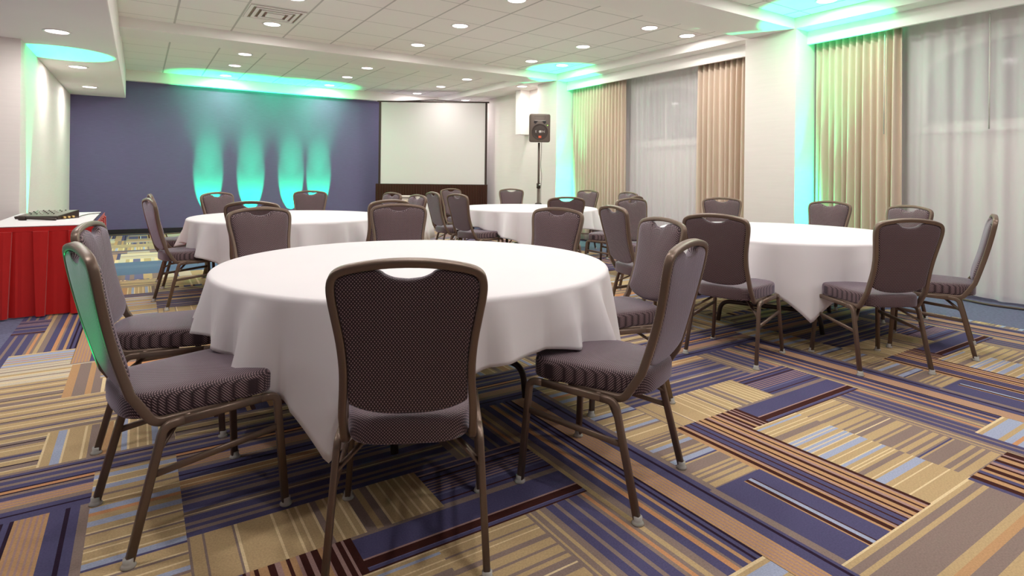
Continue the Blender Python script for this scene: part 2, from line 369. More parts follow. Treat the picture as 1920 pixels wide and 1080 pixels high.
struct('trim_9', mbox(6.24, 6.45, 9.35, 9.52, 1.94, ZS), m_white)                         # boxed chase on the far right wall

# arched windows behind the sheers
def arch_pts(cy, hw, z0, zs, rise, n=20):
    P = [(cy - hw, z0), (cy + hw, z0)]
    return P + [(cy + hw * math.cos(PI * k / n), zs + rise * math.sin(PI * k / n)) for k in range(n + 1)]
def window(idx, cy, hw):
    e = bpy.data.objects.new('window_%d' % idx, None); C.objects.link(e); e['kind'] = 'structure'
    X = RX1 - 0.005
    bm = bmesh.new(); bm.faces.new([bm.verts.new((X - 0.012, y, z)) for y, z in arch_pts(cy, hw, 1.74, 2.2, 0.33)]); obj('pane', bm, m_glass, e, False)
    path = [(X - 0.03, y, z) for y, z in arch_pts(cy, hw + 0.04, 1.72, 2.2, 0.37)][1:] + [(X - 0.03, cy - hw - 0.04, 1.72)]
    bm = bmesh.new(); sweep(bm, path, rprof(0.09, 0.07, 0.01, 2), axis=(1, 0, 0)); obj('window_frame', bm, m_white, e, False)
    obj('window_sill', mbox(X - 0.09, X, cy - hw - 0.15, cy + hw + 0.15, 1.62, 1.70, bev=0.006), m_white, e, False)
    bm = bmesh.new(); box(bm, X - 0.03, X - 0.014, cy - 0.015, cy + 0.015, 1.72, 2.53); obj('mullion', bm, m_white, e, False)
window(1, 6.35, 0.83); window(2, 1.85, 0.88)

# ---------------------------------------------------------------- curtains
def curtain(name, X, y0, y1, zt, zb, nf, amp, matl, label, cat, group=None, seed=0, gather=1.0, thick=0.004):
    rnd = random.Random(seed); bm = bmesh.new(); cols = nf * 10; rows = 14; ph = [rnd.uniform(-0.35, 0.35) for _ in range(nf + 2)]
    am = [rnd.uniform(0.65, 1.15) for _ in range(nf + 2)]; V = []
    for j in range(rows + 1):
        t = j / rows; z = zt + (zb - zt) * t; row = []
        for i in range(cols + 1):
            u = i / cols * nf; k = int(u); f = u - k
            p = ph[k] * (1 - f) + ph[k + 1] * f; a = am[k] * (1 - f) + am[k + 1] * f
            s = math.sin(2 * PI * (u + p * 0.5 * t))
            sq = math.copysign(abs(s) ** 0.75, s)
            y = y0 + (y1 - y0) * i / cols + 0.018 * t * math.sin(3.1 * u + seed)
            x = X + amp * a * sq * (0.6 + 0.4 * min(1, t * 3 + 0.4)) + 0.01 * t * math.sin(1.7 * u + seed)
            row.append(bm.verts.new((x, y, z + (0.008 * math.sin(2.2 * u) if j == rows else 0))))
        V.append(row)
    for j in range(rows):
        for i in range(cols): bm.faces.new((V[j][i], V[j][i + 1], V[j + 1][i + 1], V[j + 1][i]))
    o = obj(name, bm, matl)
    if thick:
        md = o.modifiers.new('solid', 'SOLIDIFY'); md.thickness = thick
    return tag(o, label, cat, group)
curtain('drape', 6.53, 6.76, 8.05, 2.72, 0.03, 17, 0.040, m_drape, 'beige pleated drape beside the far column, washed green at its left edge', 'curtain', 'floor length beige drapes', 3)
curtain('drape', 6.53, 4.36, 5.32, 2.72, 0.03, 11, 0.045, m_drape, 'beige pinkish drape hanging right of the far sheer, left of the nearer column', 'curtain', 'floor length beige drapes', 4)
curtain('drape', 6.53, 2.78, 3.66, 2.72, 0.03, 12, 0.045, m_drape, 'beige drape right of the nearer column, left of the near sheer', 'curtain', 'floor length beige drapes', 5)
curtain('sheer_curtain', 6.64, 4.6, 7.9, 2.76, 0.03, 26, 0.016, m_sheer, 'white sheer curtain over the far arched window between two beige drapes', 'curtain', 'white sheer curtains', 6, thick=0)
curtain('sheer_curtain', 6.64, -0.6, 3.4, 2.76, 0.03, 26, 0.016, m_sheer, 'white sheer curtain over the near arched window at the right edge of the photo', 'curtain', 'white sheer curtains', 7, thick=0)
for y, lab in ((2.91, 'clear thin curtain wand hanging on the near beige drape'), (2.03, 'clear thin curtain wand hanging in front of the near sheer')):
    bm = bmesh.new(); sweep(bm, [(6.47, y, 2.65), (6.47, y, 1.60)], cprof(0.006, 6), axis=(1, 0, 0)); tag(obj('curtain_wand', bm, m_glide), lab, 'curtain wand', 'curtain wands')

# ---------------------------------------------------------------- ceiling lamps
def make_lamp():
    t = thing('ceiling_downlight', '', 'ceiling light')
    bm = bmesh.new(); rings_surface(bm, [[(r * math.cos(2 * PI * k / 28), r * math.sin(2 * PI * k / 28), z) for k in range(28)] for r, z in ((0.112, 0.0), (0.110, -0.006), (0.094, -0.007), (0.090, -0.003), (0.090, 0.0))], True, False)
    obj('trim_ring', bm, m_trim, t)
    bm = bmesh.new(); lathe(bm, ((0.089, 0.0), (0.088, -0.004), (0.06, -0.0055), (0.02, -0.006)), 28); obj('lens', bm, m_lens, t)
    ld = bpy.data.lights.new('downlight beam', 'AREA'); ld.shape = 'DISK'; ld.size = 0.16; ld.energy = LAMP_W; ld.color = LAMP_COL; ld.spread = math.radians(180)
    lo = bpy.data.objects.new('downlight_beam', ld); C.objects.link(lo); lo.parent = t; lo.location = (0, 0, -0.012)
    return t
lamps = []
GRP = 'round recessed ceiling downlights'
rowname = {-0.6: 'added unseen behind the camera as fill', 0.65: 'added unseen above the camera as fill', 1.9: 'in the bay above the nearest table', 3.15: 'just this side of the near cross beam', 4.93: 'just beyond the near cross beam', 6.17: 'in the middle of the wide ceiling bay', 7.42: 'just this side of the far cross beam',  # first two rows are out of view, added to light surfaces facing the camera
           9.42: 'just beyond the far cross beam', 10.65: 'in the middle of the far ceiling bay', 11.85: 'close to the blue wall'}
colname = {1.33: 'left row', 3.23: 'middle row', 5.15: 'right row'}
for y in rowname:
    for x in colname: lamps.append((x, y + (0.12 if (y == 9.42) else 0), ZC, 'round ceiling downlight of the %s, %s' % (colname[x], rowname[y])))
lamps += [(5.80, 3.15, ZC, 'round ceiling downlight at the green-lit top of the nearer column'), (5.82, 4.93, ZC, 'round ceiling downlight beside the window bulkhead, beyond the nearer column'),
          (5.74, 7.40, ZC, 'round ceiling downlight over the green patch at the far column'),
          (6.02, 8.98, ZS, 'round downlight under the low right soffit above the boxed chase'), (6.12, 11.4, ZS, 'round downlight under the low right soffit above the projection screen')]
for y, q in ((2.5, 'overhead nearest the camera'), (4.7, 'nearest pair to the camera'), (6.87, 'nearest the green ellipse'), (9.04, 'middle one beyond the green ellipse'), (11.08, 'last one before the blue wall')):
    lamps.append((-0.66, y, ZL, 'round downlight in the low left soffit, ' + q))
lamps += [(-2.6, 6.2, ZL, 'unseen round downlight added as fill deep in the left recess, farther from the camera'), (-2.6, 3.6, ZL, 'unseen round downlight added as fill deep in the left recess, nearer the camera')]  # extra lamps out of view, added to brighten the left recess wall
l0 = make_lamp()
for i, (x, y, z, lab) in enumerate(lamps):
    o = l0 if i == 0 else copy_tree(l0)
    o.location = (x, y, z); o['label'] = lab; o['group'] = GRP

# ceiling air diffuser
t = thing('air_diffuser', 'square white ceiling air diffuser with stepped vanes above the left rear table', 'air vent', (1.273, 6.94, ZC))
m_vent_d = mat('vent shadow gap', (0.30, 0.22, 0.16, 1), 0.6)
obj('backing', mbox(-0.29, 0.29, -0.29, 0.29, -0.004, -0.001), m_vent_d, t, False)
for k, (a, w) in enumerate(((0.29, 0.035), (0.225, 0.035), (0.16, 0.035))):
    bm = bmesh.new()
    zz = -0.008 - 0.004 * k
    path = [(-a, -a, zz), (a, -a, zz), (a, a, zz), (-a, a, zz)]
    for (x0, x1, y0, y1) in ((-a, a, -a, -a + w), (-a, a, a - w, a), (-a, -a + w, -a + w, a - w), (a - w, a, -a + w, a - w)): box(bm, x0, x1, y0, y1, zz - 0.006, zz + 0.004)
    obj('vane', bm, m_white, t, False)
obj('centre_plate', mbox(-0.09, 0.09, -0.09, 0.09, -0.024, -0.004), m_white, t, False)

# ---------------------------------------------------------------- green uplights
def uplight(x, y, beams, label, z=0.10, col=GREEN):
    """beams: (aim point, watts, cone angle, softness)"""
    t = thing('uplight', label, 'uplight', (x, y, 0), 0, 'green floor uplights')
    bm = bmesh.new(); box(bm, -0.05, 0.05, -0.035, 0.035, 0, 0.015, bev=0.004); obj('base', bm, m_black, t)
    bm = bmesh.new(); lathe(bm, ((0.036, 0.02), (0.042, 0.03), (0.042, z - 0.005), (0.036, z)), 20); obj('housing', bm, m_black, t)
    bm = bmesh.new(); lathe(bm, ((0.034, z - 0.002), (0.033, z + 0.002), (0.01, z + 0.003)), 20); obj('lens', bm, m_gled, t)
    for aim, power, size, blend in beams:
        ld = bpy.data.lights.new('green spot', 'SPOT'); ld.energy = power; ld.color = col; ld.spot_size = math.radians(size); ld.spot_blend = blend; ld.shadow_soft_size = 0.015
        lo = bpy.data.objects.new('green_beam', ld); C.objects.link(lo); lo.parent = t; lo.location = (0, 0, z + 0.02)
        d = Vector(aim) - Vector((x, y, z + 0.02)); lo.rotation_euler = d.to_track_quat('-Z', 'Y').to_euler()
    return t
uplight(-0.93, 7.90, [((-0.74, 8.12, 2.44), 850, 24, 0.2)], 'green uplight on the floor by the left wall behind the red skirted table')
uplight(6.30, 7.80, [((6.08, 7.72, 2.85), 850, 28, 0.25), ((6.34, 8.08, 0.75), 520, 34, 0.3)], 'green uplight at the foot of the far column')
uplight(6.30, 3.42, [((6.08, 3.34, 2.85), 850, 28, 0.25), ((6.34, 3.683, 0.75), 520, 34, 0.3)], 'green uplight at the foot of the nearer column')
for x, q in ((1.105, 'leftmost'), (1.85, 'second from the left'), (2.61, 'third from the left'), (3.16, 'rightmost')):
    uplight(x, 12.08, [((x, 12.35, 0.686), 650, 36, 0.22), ((x, 12.06, 2.8), 1500, 34, 1.0)], 'green uplight washing the blue wall, %s of four' % q, col=GREEN_WALL)
uplight(-0.75, 2.6, [((-0.05, 2.2, 0.85), 36, 34, 0.6)], 'green uplight on the floor left of the nearest chairs', col=GREEN_WALL)

# ---------------------------------------------------------------- chair
OUT = [(0.192, 0.43), (0.188, 0.50), (0.1835, 0.56), (0.182, 0.62), (0.187, 0.69), (0.198, 0.76), (0.2065, 0.81), (0.2085, 0.843), (0.201, 0.871), (0.181, 0.889), (0.150, 0.899), (0.10, 0.9075), (0.05, 0.9125), (0.0, 0.914)]
def yb(z):
    t = (z - 0.43) / 0.484; return -0.196 - 0.118 * t - 0.012 * math.sin(PI * max(0, min(1, t)))
def inset(P, d):
    out = []
    for i, p in enumerate(P):
        a = P[max(i - 1, 0)]; b_ = P[min(i + 1, len(P) - 1)]; tx, tz = b_[0] - a[0], b_[1] - a[1]; l = math.hypot(tx, tz)
        out.append((p[0] - tz / l * d, p[1] + tx / l * d) if False else (p[0] - abs(tz) / l * d, p[1] - abs(tx) / l * d))
    return out
NB = Vector((0, math.cos(math.radians(14.5)), math.sin(math.radians(14.5))))   # normal of the back, towards the sitter
def make_chair():
    t = thing('banquet_chair', '', 'chair')
    cl = [(q.x, q.z) for q in catmull([(x, 0, z) for x, z in inset(OUT, 0.012)], 3)]
    # seat cushion
    def seat_ring(s, z):
        P = []
        n = 64
        for k in range(n):
            a = 2 * PI * k / n; c_, s_ = math.cos(a), math.sin(a); e = 0.36
            x = math.copysign(abs(c_) ** e, c_); y = math.copysign(abs(s_) ** e, s_)
            hw = 0.1905 + 0.024 * y
            yy = 0.004 + y * 0.214 + (0.014 if y > 0 else -0.014) * (1 - x * x)
            P.append((x * hw * s, 0.01 + (yy - 0.01) * s, z))
        return P
    bm = bmesh.new(); rings_surface(bm, [seat_ring(0.95, 0.388), seat_ring(0.99, 0.391), seat_ring(1.0, 0.400), seat_ring(1.0, 0.443), seat_ring(0.99, 0.453), seat_ring(0.965, 0.460), seat_ring(0.92, 0.464), seat_ring(0.7, 0.468), seat_ring(0.4, 0.470), seat_ring(0.1, 0.471)])
    obj('seat', bm, m_fab, t)
    # back pad with hand-hold notch
    inn = inset(OUT, 0.0235)
    half = [(0.0, 0.474), (0.05, 0.476), (0.095, 0.483), (0.130, 0.494), (0.152, 0.506), (0.161, 0.516)]
    half += [p for p in inn if 0.53 < p[1] and p[0] > 0.088]
    half += [(0.083, 0.883), (0.070, 0.879), (0.058, 0.870), (0.035, 0.861), (0.0, 0.857)]
    H = [(q.x, q.z) for q in catmull([(x, 0, z) for x, z in half], 3)]
    ring = H + [(-x, z) for x, z in H[-2:0:-1]]
    def pr(s, d):
        o = []
        for x, z in ring:
            X, Z = x * s, 0.67 + (z - 0.67) * s
            o.append(tuple(Vector((X, yb(Z), Z)) + NB * d))
        return o
    prof = [(0.97, -0.011), (0.993, -0.008), (1.0, -0.003), (1.0, 0.006), (0.985, 0.014), (0.955, 0.020), (0.90, 0.024), (0.78, 0.028), (0.55, 0.031), (0.25, 0.033), (0.03, 0.033)]
    back = [(0.03, -0.014), (0.3, -0.014), (0.7, -0.013), (0.92, -0.012)]
    bm = bmesh.new(); rings_surface(bm, [pr(s, d) for s, d in back + prof]); obj('backrest', bm, m_fab, t)
    # back frame tube
    J = fillet([(0, 0.06, 0.379), (0, -0.150, 0.377), (0, yb(0.47) + 0.004, 0.475)], 0.05, 7)
    lx = 0.180
    left = [(-lx, p.y, p.z) for p in J[:-1]]; right = [(lx, p.y, p.z) for p in J[:-1]]
    up = [(-x, yb(z), z) for x, z in cl if z > 0.47]; dn = [(x, yb(z), z) for x, z in cl if z > 0.47][::-1][1:]
    path = left + up + dn + right[::-1]; axes = []
    for i, p in enumerate(path):
        a = Vector(path[max(i - 1, 0)]); b_ = Vector(path[min(i + 1, len(path) - 1)]); tt = (b_ - a).normalized()
        if i < len(left): axes.append(Vector((-1, 0, 0)).cross(tt))
        elif i >= len(left) + len(up) + len(dn): axes.append(Vector((1, 0, 0)).cross(tt))
        else: axes.append(NB)
    bm = bmesh.new(); sweep(bm, path, rprof(0.027, 0.022, 0.005, 3), axes=axes); obj('back_frame', bm, m_frame, t)
    # seat frame rails and legs
    P = rprof(0.020, 0.025, 0.005, 3)
    bm = bmesh.new()
    for s in (-1, 1):
        sweep(bm, [(s * 0.205, 0.160, 0.376), (s * 0.203, -0.075, 0.372)], P, axis=(1, 0, 0))
    for y in (0.13, -0.06): sweep(bm, [(-0.2, y, 0.376), (0.2, y, 0.376)], rprof(0.018, 0.018, 0.004, 3), axis=(0, 0, 1))
    obj('seat_frame', bm, m_frame, t)
    for s in (-1, 1):
        front = fillet([(s * 0.205, 0.158, 0.376), (s * 0.2065, 0.212, 0.374), (s * 0.229, 0.235, 0.010)], 0.052, 8)
        rear = fillet([(s * 0.203, -0.073, 0.372), (s * 0.204, -0.128, 0.370), (s * 0.221, -0.217, 0.010)], 0.060, 8)
        for nm, pp in (('front', front), ('rear', rear)):
            bm = bmesh.new(); sweep(bm, pp, P, axis=(1, 0, 0)); lg = obj('leg', bm, m_frame, t)
            bm = bmesh.new(); fx, fy = pp[-1].x, pp[-1].y
            lathe(bm, ((0.019, 0.0), (0.021, 0.004), (0.017, 0.010), (0.0145, 0.014), (0.0145, 0.026)), 16, (fx, fy + (0.002 if nm == 'front' else -0.002), 0)); obj('glide', bm, m_glide, lg)
        bm = bmesh.new(); sweep(bm, [(s * 0.2135, 0.216, 0.268), (s * 0.210, -0.165, 0.236)], rprof(0.013, 0.020, 0.003, 2), axis=(1, 0, 0)); obj('stretcher', bm, m_frame, t)
        bm = bmesh.new(); sweep(bm, [(s * 0.209, -0.153, 0.288), (s * 0.09, -0.03, 0.374)], rprof(0.011, 0.018, 0.003, 2), axis=(0, 0, 1)); obj('brace', bm, m_frame, t)
    return t
CH = [
 (0.722, 1.673, -26.0, 'near', 'dark chair seen from behind in the centre foreground, pushed against the nearest white table'),
 (0.148, 2.233, -77.2, 'near', 'chair at the left foreground with its outer back edge lit green, facing right'),
 (1.492, 1.630, 22.6, 'near', 'right foreground chair at the nearest table, side-on, facing left, all four legs in view'),
 (0.124, 3.006, -101.4, 'near', 'chair behind the green-edged one, its back overlapping the red skirted table'),
 (0.73, 3.66, -164, 'near', 'chair beyond the nearest table on its left, facing the camera before the rear left table'),
 (1.52, 3.75, 161, 'near', 'chair beyond the nearest table in the middle, facing the camera, below the screen skirt'),
 (2.14, 3.06, 109.5, 'near', 'chair beyond the nearest table on its right, facing the camera before the rear right table'),
 (2.08, 2.24, 77.5, 'near', 'lavender-padded chair just behind the right foreground chair of the nearest table'),
 (0.37, 5.72, -79, 'left', 'nearer of two side-on chairs left of the rear left table, facing right'),
 (0.40, 6.72, -86, 'left', 'farther of two side-on chairs left of the rear left table, mostly hidden by the nearer'),
 (0.89, 6.89, -148, 'left', 'small chair beyond the rear left table on its left, against the green-lit blue wall'),
 (1.73, 7.26, 160.5, 'left', 'small chair beyond the rear left table on its right, against the rightmost green beam'),
 (0.86, 5.10, -24, 'left', 'dark chair seen from behind at the near side of the rear left table, mostly hidden'),
 (1.75, 5.03, 12, 'left', 'brown chair back peeking out left behind the middle chair of the nearest table'),
 (2.30, 6.65, 100, 'left', 'narrow chair turned sideways left of the small beige equipment case'),
 (2.26, 5.84, 93, 'left', 'narrow chair turned sideways right of the small beige equipment case'),
 (3.46, 6.72, -91, 'right', 'leftmost chair of the rear right table, dark back turned, before the screen skirt'),
 (4.29, 8.05, -169, 'right', 'chair facing the camera between two dark side-on chairs below the screen'),
 (3.42, 6.02, -82, 'right', 'dark side-on chair left of the rear right table with its lavender seat in view'),
 (5.07, 7.80, 151, 'right', 'chair beyond the rear right table between the screen and the speaker stand'),
 (3.95, 5.12, -23, 'right', 'dark chair back at the rear right table with green showing through its hand hole'),
 (5.72, 6.98, 103, 'right', 'chair beyond the rear right table in front of the leftmost beige drape'),
 (5.64, 6.10, 85, 'right', 'farthest of three overlapping chairs in front of the far sheer curtain'),
 (4.68, 5.06, 24, 'right', 'middle of three overlapping chairs before the far sheer, its seat and legs showing left'),
 (4.25, 4.01, 177, 'side', 'lavender-fronted chair, nearest of three overlapping ones before the far sheer curtain'),
 (3.32, 3.18, -103, 'side', 'dark narrow chair back between the nearest table and the right table'),
 (3.22, 2.33, -75, 'side', 'dark chair seen from behind at the left end of the right table'),
 (3.79, 1.77, -28.2, 'side', 'dark chair seen from behind before the right table, beside its hanging cloth corner'),
 (4.545, 1.72, 20.3, 'side', 'rightmost chair, seen from the side, leaning against the near sheer curtain'),
 (5.21, 3.90, 131, 'side', 'chair beyond the right table in front of the drape left of the nearer column'),
 (5.42, 3.05, 92, 'side', 'chair beyond the right table in front of the green-lit drape'),
 (5.22, 2.36, 73, 'side', 'chair at the far right of the right table, partly hidden behind a dark chair back'),
]
GN = {'near': 'chairs around the nearest table', 'left': 'chairs around the rear left table', 'right': 'chairs around the rear right table', 'side': 'chairs around the right table'}
c0 = make_chair()
for i, (x, y, a, g, lab) in enumerate(CH):
    o = c0 if i == 0 else copy_tree(c0)
    o.location = (x, y, 0); o.rotation_euler = (0, 0, math.radians(a)); o['label'] = lab; o['group'] = GN[g]

# ---------------------------------------------------------------- round tables and cloths
TR, TZ = 0.92, 0.70
def make_table():
    t = thing('banquet_table', '', 'table')
    bm = bmesh.new(); lathe(bm, ((TR - 0.02, TZ - 0.032), (TR - 0.012, TZ - 0.028), (TR - 0.012, TZ - 0.006), (TR - 0.02, TZ - 0.002)), 64); obj('tabletop', bm, m_dark, t)
    for s in (-1, 1):
        bm = bmesh.new()
        sweep(bm, fillet([(s * 0.40, -0.36, 0.015), (s * 0.40, -0.34, 0.17), (s * 0.40, 0.34, 0.17), (s * 0.40, 0.36, 0.015)], 0.09, 8), cprof(0.016, 10), axis=(1, 0, 0))
        for y in (-0.17, 0.17): sweep(bm, [(s * 0.40, y, 0.165), (s * 0.40, y, TZ - 0.03)], rprof(0.028, 0.028, 0.005, 3), axis=(1, 0, 0))
        sweep(bm, [(s * 0.40, -0.25, TZ - 0.045), (s * 0.40, 0.25, TZ - 0.045)], rprof(0.02, 0.02, 0.004, 2), axis=(1, 0, 0))
        obj('leg', bm, m_dark, t)
    return t
def cloth(cx, cy, corner, seed, label):
    rnd = random.Random(seed); bm = bmesh.new(); n = 288; rows = 16; z0 = TZ + 0.004; c0_ = math.radians(corner)
    ph = [rnd.uniform(0, 6.28) for _ in range(5)]
    folds = []
    for k_ in range(4):
        c_ = c0_ + k_ * PI / 2
        for dd, ww, aa in ((0.0, 0.15, 0.050), (-0.36, 0.12, 0.11), (0.38, 0.12, 0.10), (-0.62, 0.11, 0.050), (0.66, 0.12, 0.045)):
            folds.append((c_ + dd + rnd.uniform(-0.05, 0.05), ww * rnd.uniform(0.85, 1.2), aa * rnd.uniform(0.75, 1.2)))
    rings = []
    for r in (0.02, 0.25, 0.5, 0.75, 0.87): rings.append([(r * math.cos(2 * PI * k / n), r * math.sin(2 * PI * k / n), z0) for k in range(n)])
    for k_ in range(5):
        a = PI / 2 * k_ / 4; rings.append([((TR - 0.015 + 0.018 * math.sin(a)) * math.cos(2 * PI * k / n), (TR - 0.015 + 0.018 * math.sin(a)) * math.sin(2 * PI * k / n), z0 - 0.018 * (1 - math.cos(a))) for k in range(n)])
    for j in range(1, rows + 1):
        t = j / rows; ring = []
        for k in range(n):
            ph_ = 2 * PI * k / n; d = ((ph_ - c0_ + PI / 4) % (PI / 2)) - PI / 4      # angle from the nearest corner
            psi = PI / 4 - abs(d); s = (1 / math.cos(psi) - 1) / 0.41421
            drop = 0.20 + 0.29 * s ** 1.05 + 0.008 * math.sin(9 * ph_ + ph[0])
            fl_ = 0.016 + 0.006 * math.sin(7 * ph_ + ph[0])
            for fc, fw_, fa in folds:
                q = abs((ph_ - fc + PI) % (2 * PI) - PI) / fw_
                if q < 1: fl_ += fa * (1 - q) ** 1.25
                elif q < 1.6: fl_ -= 0.16 * fa * math.sin((q - 1) / 0.6 * PI)
            r = TR + 0.003 + max(-0.002, fl_) * (t ** 0.9) * (0.9 + 0.3 * s)
            tw = 0.03 * t * s * math.sin(2 * d + ph[4])
            ring.append((r * math.cos(ph_ + tw), r * math.sin(ph_ + tw), z0 - 0.018 - drop * t))
        rings.append(ring)
    rings_surface(bm, rings, True, False)
    o = obj('tablecloth', bm, m_cloth); o.location = (cx, cy, 0)
    md = o.modifiers.new('solid', 'SOLIDIFY'); md.thickness = 0.002; md.offset = 1
    return tag(o, label, 'tablecloth', 'white tablecloths')
t0 = make_table()
for i, (x, y, rz, cor, q, ql) in enumerate(((1.16, 2.63, 15, 228.4, 'nearest', 'the nearest round table in the foreground'), (1.28, 6.0, 60, 230, 'rear left', 'the rear left round table before the blue wall'), (4.38, 6.35, 40, 237, 'rear right', 'the rear right round table near the speaker stand'), (4.33, 2.74, 25, 225.4, 'right', 'the right round table, one corner hanging to a point'))):
    o = t0 if i == 0 else copy_tree(t0)
    o.location = (x, y, 0); o.rotation_euler = (0, 0, math.radians(rz)); o['label'] = 'round dark-legged folding table under white cloth, the %s one' % q; o['group'] = 'round banquet tables'
    cloth(x, y, cor, 20 + i, 'white square cloth draped over ' + ql)

# ---------------------------------------------------------------- red skirted table with console
TX0, TX1, TY0, TY1, RZ = -0.985, -0.335, 5.73, 7.42, 0.70
t = thing('folding_table', 'rectangular folding table hidden by a red skirt at the left wall', 'table', (-0.66, 6.57, 0))
obj('tabletop', mbox(-0.31, 0.31, -0.83, 0.83, RZ - 0.03, RZ - 0.004), m_dark, t, False)
for sx in (-1, 1):
    for sy in (-1, 1):
        bm = bmesh.new(); sweep(bm, [(sx * 0.25, sy * 0.72, 0.0), (sx * 0.25, sy * 0.72, RZ - 0.03)], cprof(0.014, 10), axis=(1, 0, 0)); obj('leg', bm, m_dark, t)
bm = bmesh.new(); box(bm, TX0, TX1, TY0, TY1, RZ - 0.003, RZ + 0.003, bev=0.002); tag(obj('tablecloth', bm, m_cloth), 'white cloth lying flat on the red skirted table', 'tablecloth')
def skirt(name, path, zt, zb, pitch, depth, matl, seed=0, band=0.05, parent=None):
    """box-pleated skirt following a horizontal polyline; pleats open towards the hem"""
    P = [Vector((*p, 0)) for p in path]; bm = bmesh.new(); segs = []
    for a, b_ in zip(P, P[1:]):
        Ln = (b_ - a).length; k = max(1, round(Ln / pitch)); segs.append((a, b_, Ln, k))
    rows = [0, 0.001, band, band + 0.004, 0.15, 0.3, 0.5, 0.7, 0.85, 1.0]; cols = []
    rnd = random.Random(seed)
    for a, b_, Ln, k in segs:
        d = (b_ - a).normalized(); nrm = Vector((d.y, -d.x, 0))
        for i in range(k):
            jit = rnd.uniform(0.85, 1.15); sh = rnd.uniform(-0.03, 0.03)
            for q in range(9): cols.append((a, d, Ln, k, i, q, nrm, jit, sh, rnd.uniform(-1, 1)))
    V = []
    for t_ in rows:
        z = zt + (zb - zt) * t_; row = []; hw_ = 0.21 - 0.10 * t_
        U = [0.0, 0.10, 0.30, 0.62 - hw_ - 0.012, 0.62 - hw_, 0.62, 0.62 + hw_, 0.62 + hw_ + 0.012, 0.94]
        Wt = [-0.1, 0.0, -0.15, -0.5, 1.0, 1.15, 1.0, -0.5, -0.1]
        amp = 0.003 if t_ <= band else depth * (0.45 + 0.55 * t_)
        for a, d, Ln, k, i, q, n_, jit, sh, j in cols:
            p = a + d * Ln * (i + U[q] + (sh * t_ if 0 < q else 0)) / k + n_ * (0.5 * depth + amp * Wt[q] * jit * 0.5 + 0.008 * t_ * j)
            row.append(bm.verts.new((p.x, p.y, z)))
        n_ = cols[-1][6]; p = P[-1] + n_ * 0.5 * depth; row.append(bm.verts.new((p.x, p.y, z)))
        V.append(row)
    for A, B in zip(V, V[1:]):
        for i in range(len(A) - 1): bm.faces.new((A[i], A[i + 1], B[i + 1], B[i]))
    o = obj(name, bm, matl, parent, False); md = o.modifiers.new('solid', 'SOLIDIFY'); md.thickness = 0.003
    return o
sk = skirt('table_skirt', [(TX0, TY0), (TX1, TY0), (TX1, TY1)], RZ - 0.003, 0.012, 0.25, 0.06, m_red, 3)
tag(sk, 'red box-pleated skirt clipped around the table at the left edge of the photo', 'table skirt')
A33 = -YAW
t = thing('mixing_console', 'low sloping grey audio mixing console on the white-topped red skirted table', 'audio mixer', (-0.69, 6.57, RZ + 0.003), A33)
bm = bmesh.new()
pts = [(-0.19, -0.11, 0.0), (0.19, -0.11, 0.0), (0.19, 0.13, 0.0), (-0.19, 0.13, 0.0), (-0.19, -0.12, 0.022), (0.19, -0.12, 0.030), (0.19, 0.13, 0.072), (-0.19, 0.13, 0.060)]
v = [bm.verts.new(p) for p in pts]
for f in ((0, 3, 2, 1), (4, 5, 6, 7), (0, 1, 5, 4), (1, 2, 6, 5), (2, 3, 7, 6), (3, 0, 4, 7)): bm.faces.new([v[i] for i in f])
obj('body', bm, m_dark, t, False)
bm = bmesh.new(); v = [bm.verts.new(p) for p in ((-0.18, -0.11, 0.0255), (0.18, -0.11, 0.0335), (0.18, 0.12, 0.0725), (-0.18, 0.12, 0.0605))]; bm.faces.new(v)
o = obj('panel', bm, m_gunmetal, t, False); md = o.modifiers.new('solid', 'SOLIDIFY'); md.thickness = 0.002; md.offset = 1
for i in range(6):
    for j in range(4):
        x, y = -0.14 + 0.05 * i, -0.06 + 0.045 * j; z = 0.0335 + (y + 0.11) * 0.16 + (x + 0.18) * 0.025
        bm = bmesh.new(); lathe(bm, ((0.006, -0.003), (0.006, 0.004), (0.004, 0.005)), 10, (x, y, z)); obj('knob', bm, m_chrome if (i + j) % 3 == 0 else m_dark, o)
for i in range(3):
    bm = bmesh.new(); sweep(bm, [(0.188, -0.06 + 0.05 * i, 0.018), (0.215, -0.06 + 0.05 * i, 0.016)], cprof(0.009, 10), axis=(0, 0, 1)); obj('plug', bm, m_gold, t)
t = thing('handheld_microphone', 'slim dark handheld microphone lying in front of the mixing console', 'microphone', (-0.725, 6.33, RZ + 0.003), A33 + 0.03)
bm = bmesh.new(); sweep(bm, [(-0.10, 0, 0.020), (0.14, 0, 0.012), (0.15, 0, 0.012)], cprof(0.011, 12), axis=(0, 0, 1)); obj('handle', bm, m_spk2, t)
bm = bmesh.new(); sweep(bm, [(-0.155, 0, 0.020), (-0.150, 0, 0.020), (-0.135, 0, 0.020), (-0.10, 0, 0.020)], cprof(0.019, 14), axis=(0, 0, 1)); obj('head', bm, m_dark, t)
bm = bmesh.new()
sweep(bm, fillet([(-0.50, 6.49, RZ + 0.016), (-0.47, 6.55, RZ + 0.009), (-0.45, 6.8, RZ + 0.009), (-0.41, 7.0, RZ + 0.009), (-0.36, 7.08, RZ + 0.009), (-0.322, 7.12, RZ + 0.009)], 0.05), cprof(0.004, 6), axis=(0, 0, 1))
tag(obj('audio_cable', bm, m_cable), 'thin dark cable running from the mixing console over the white table top', 'cable')

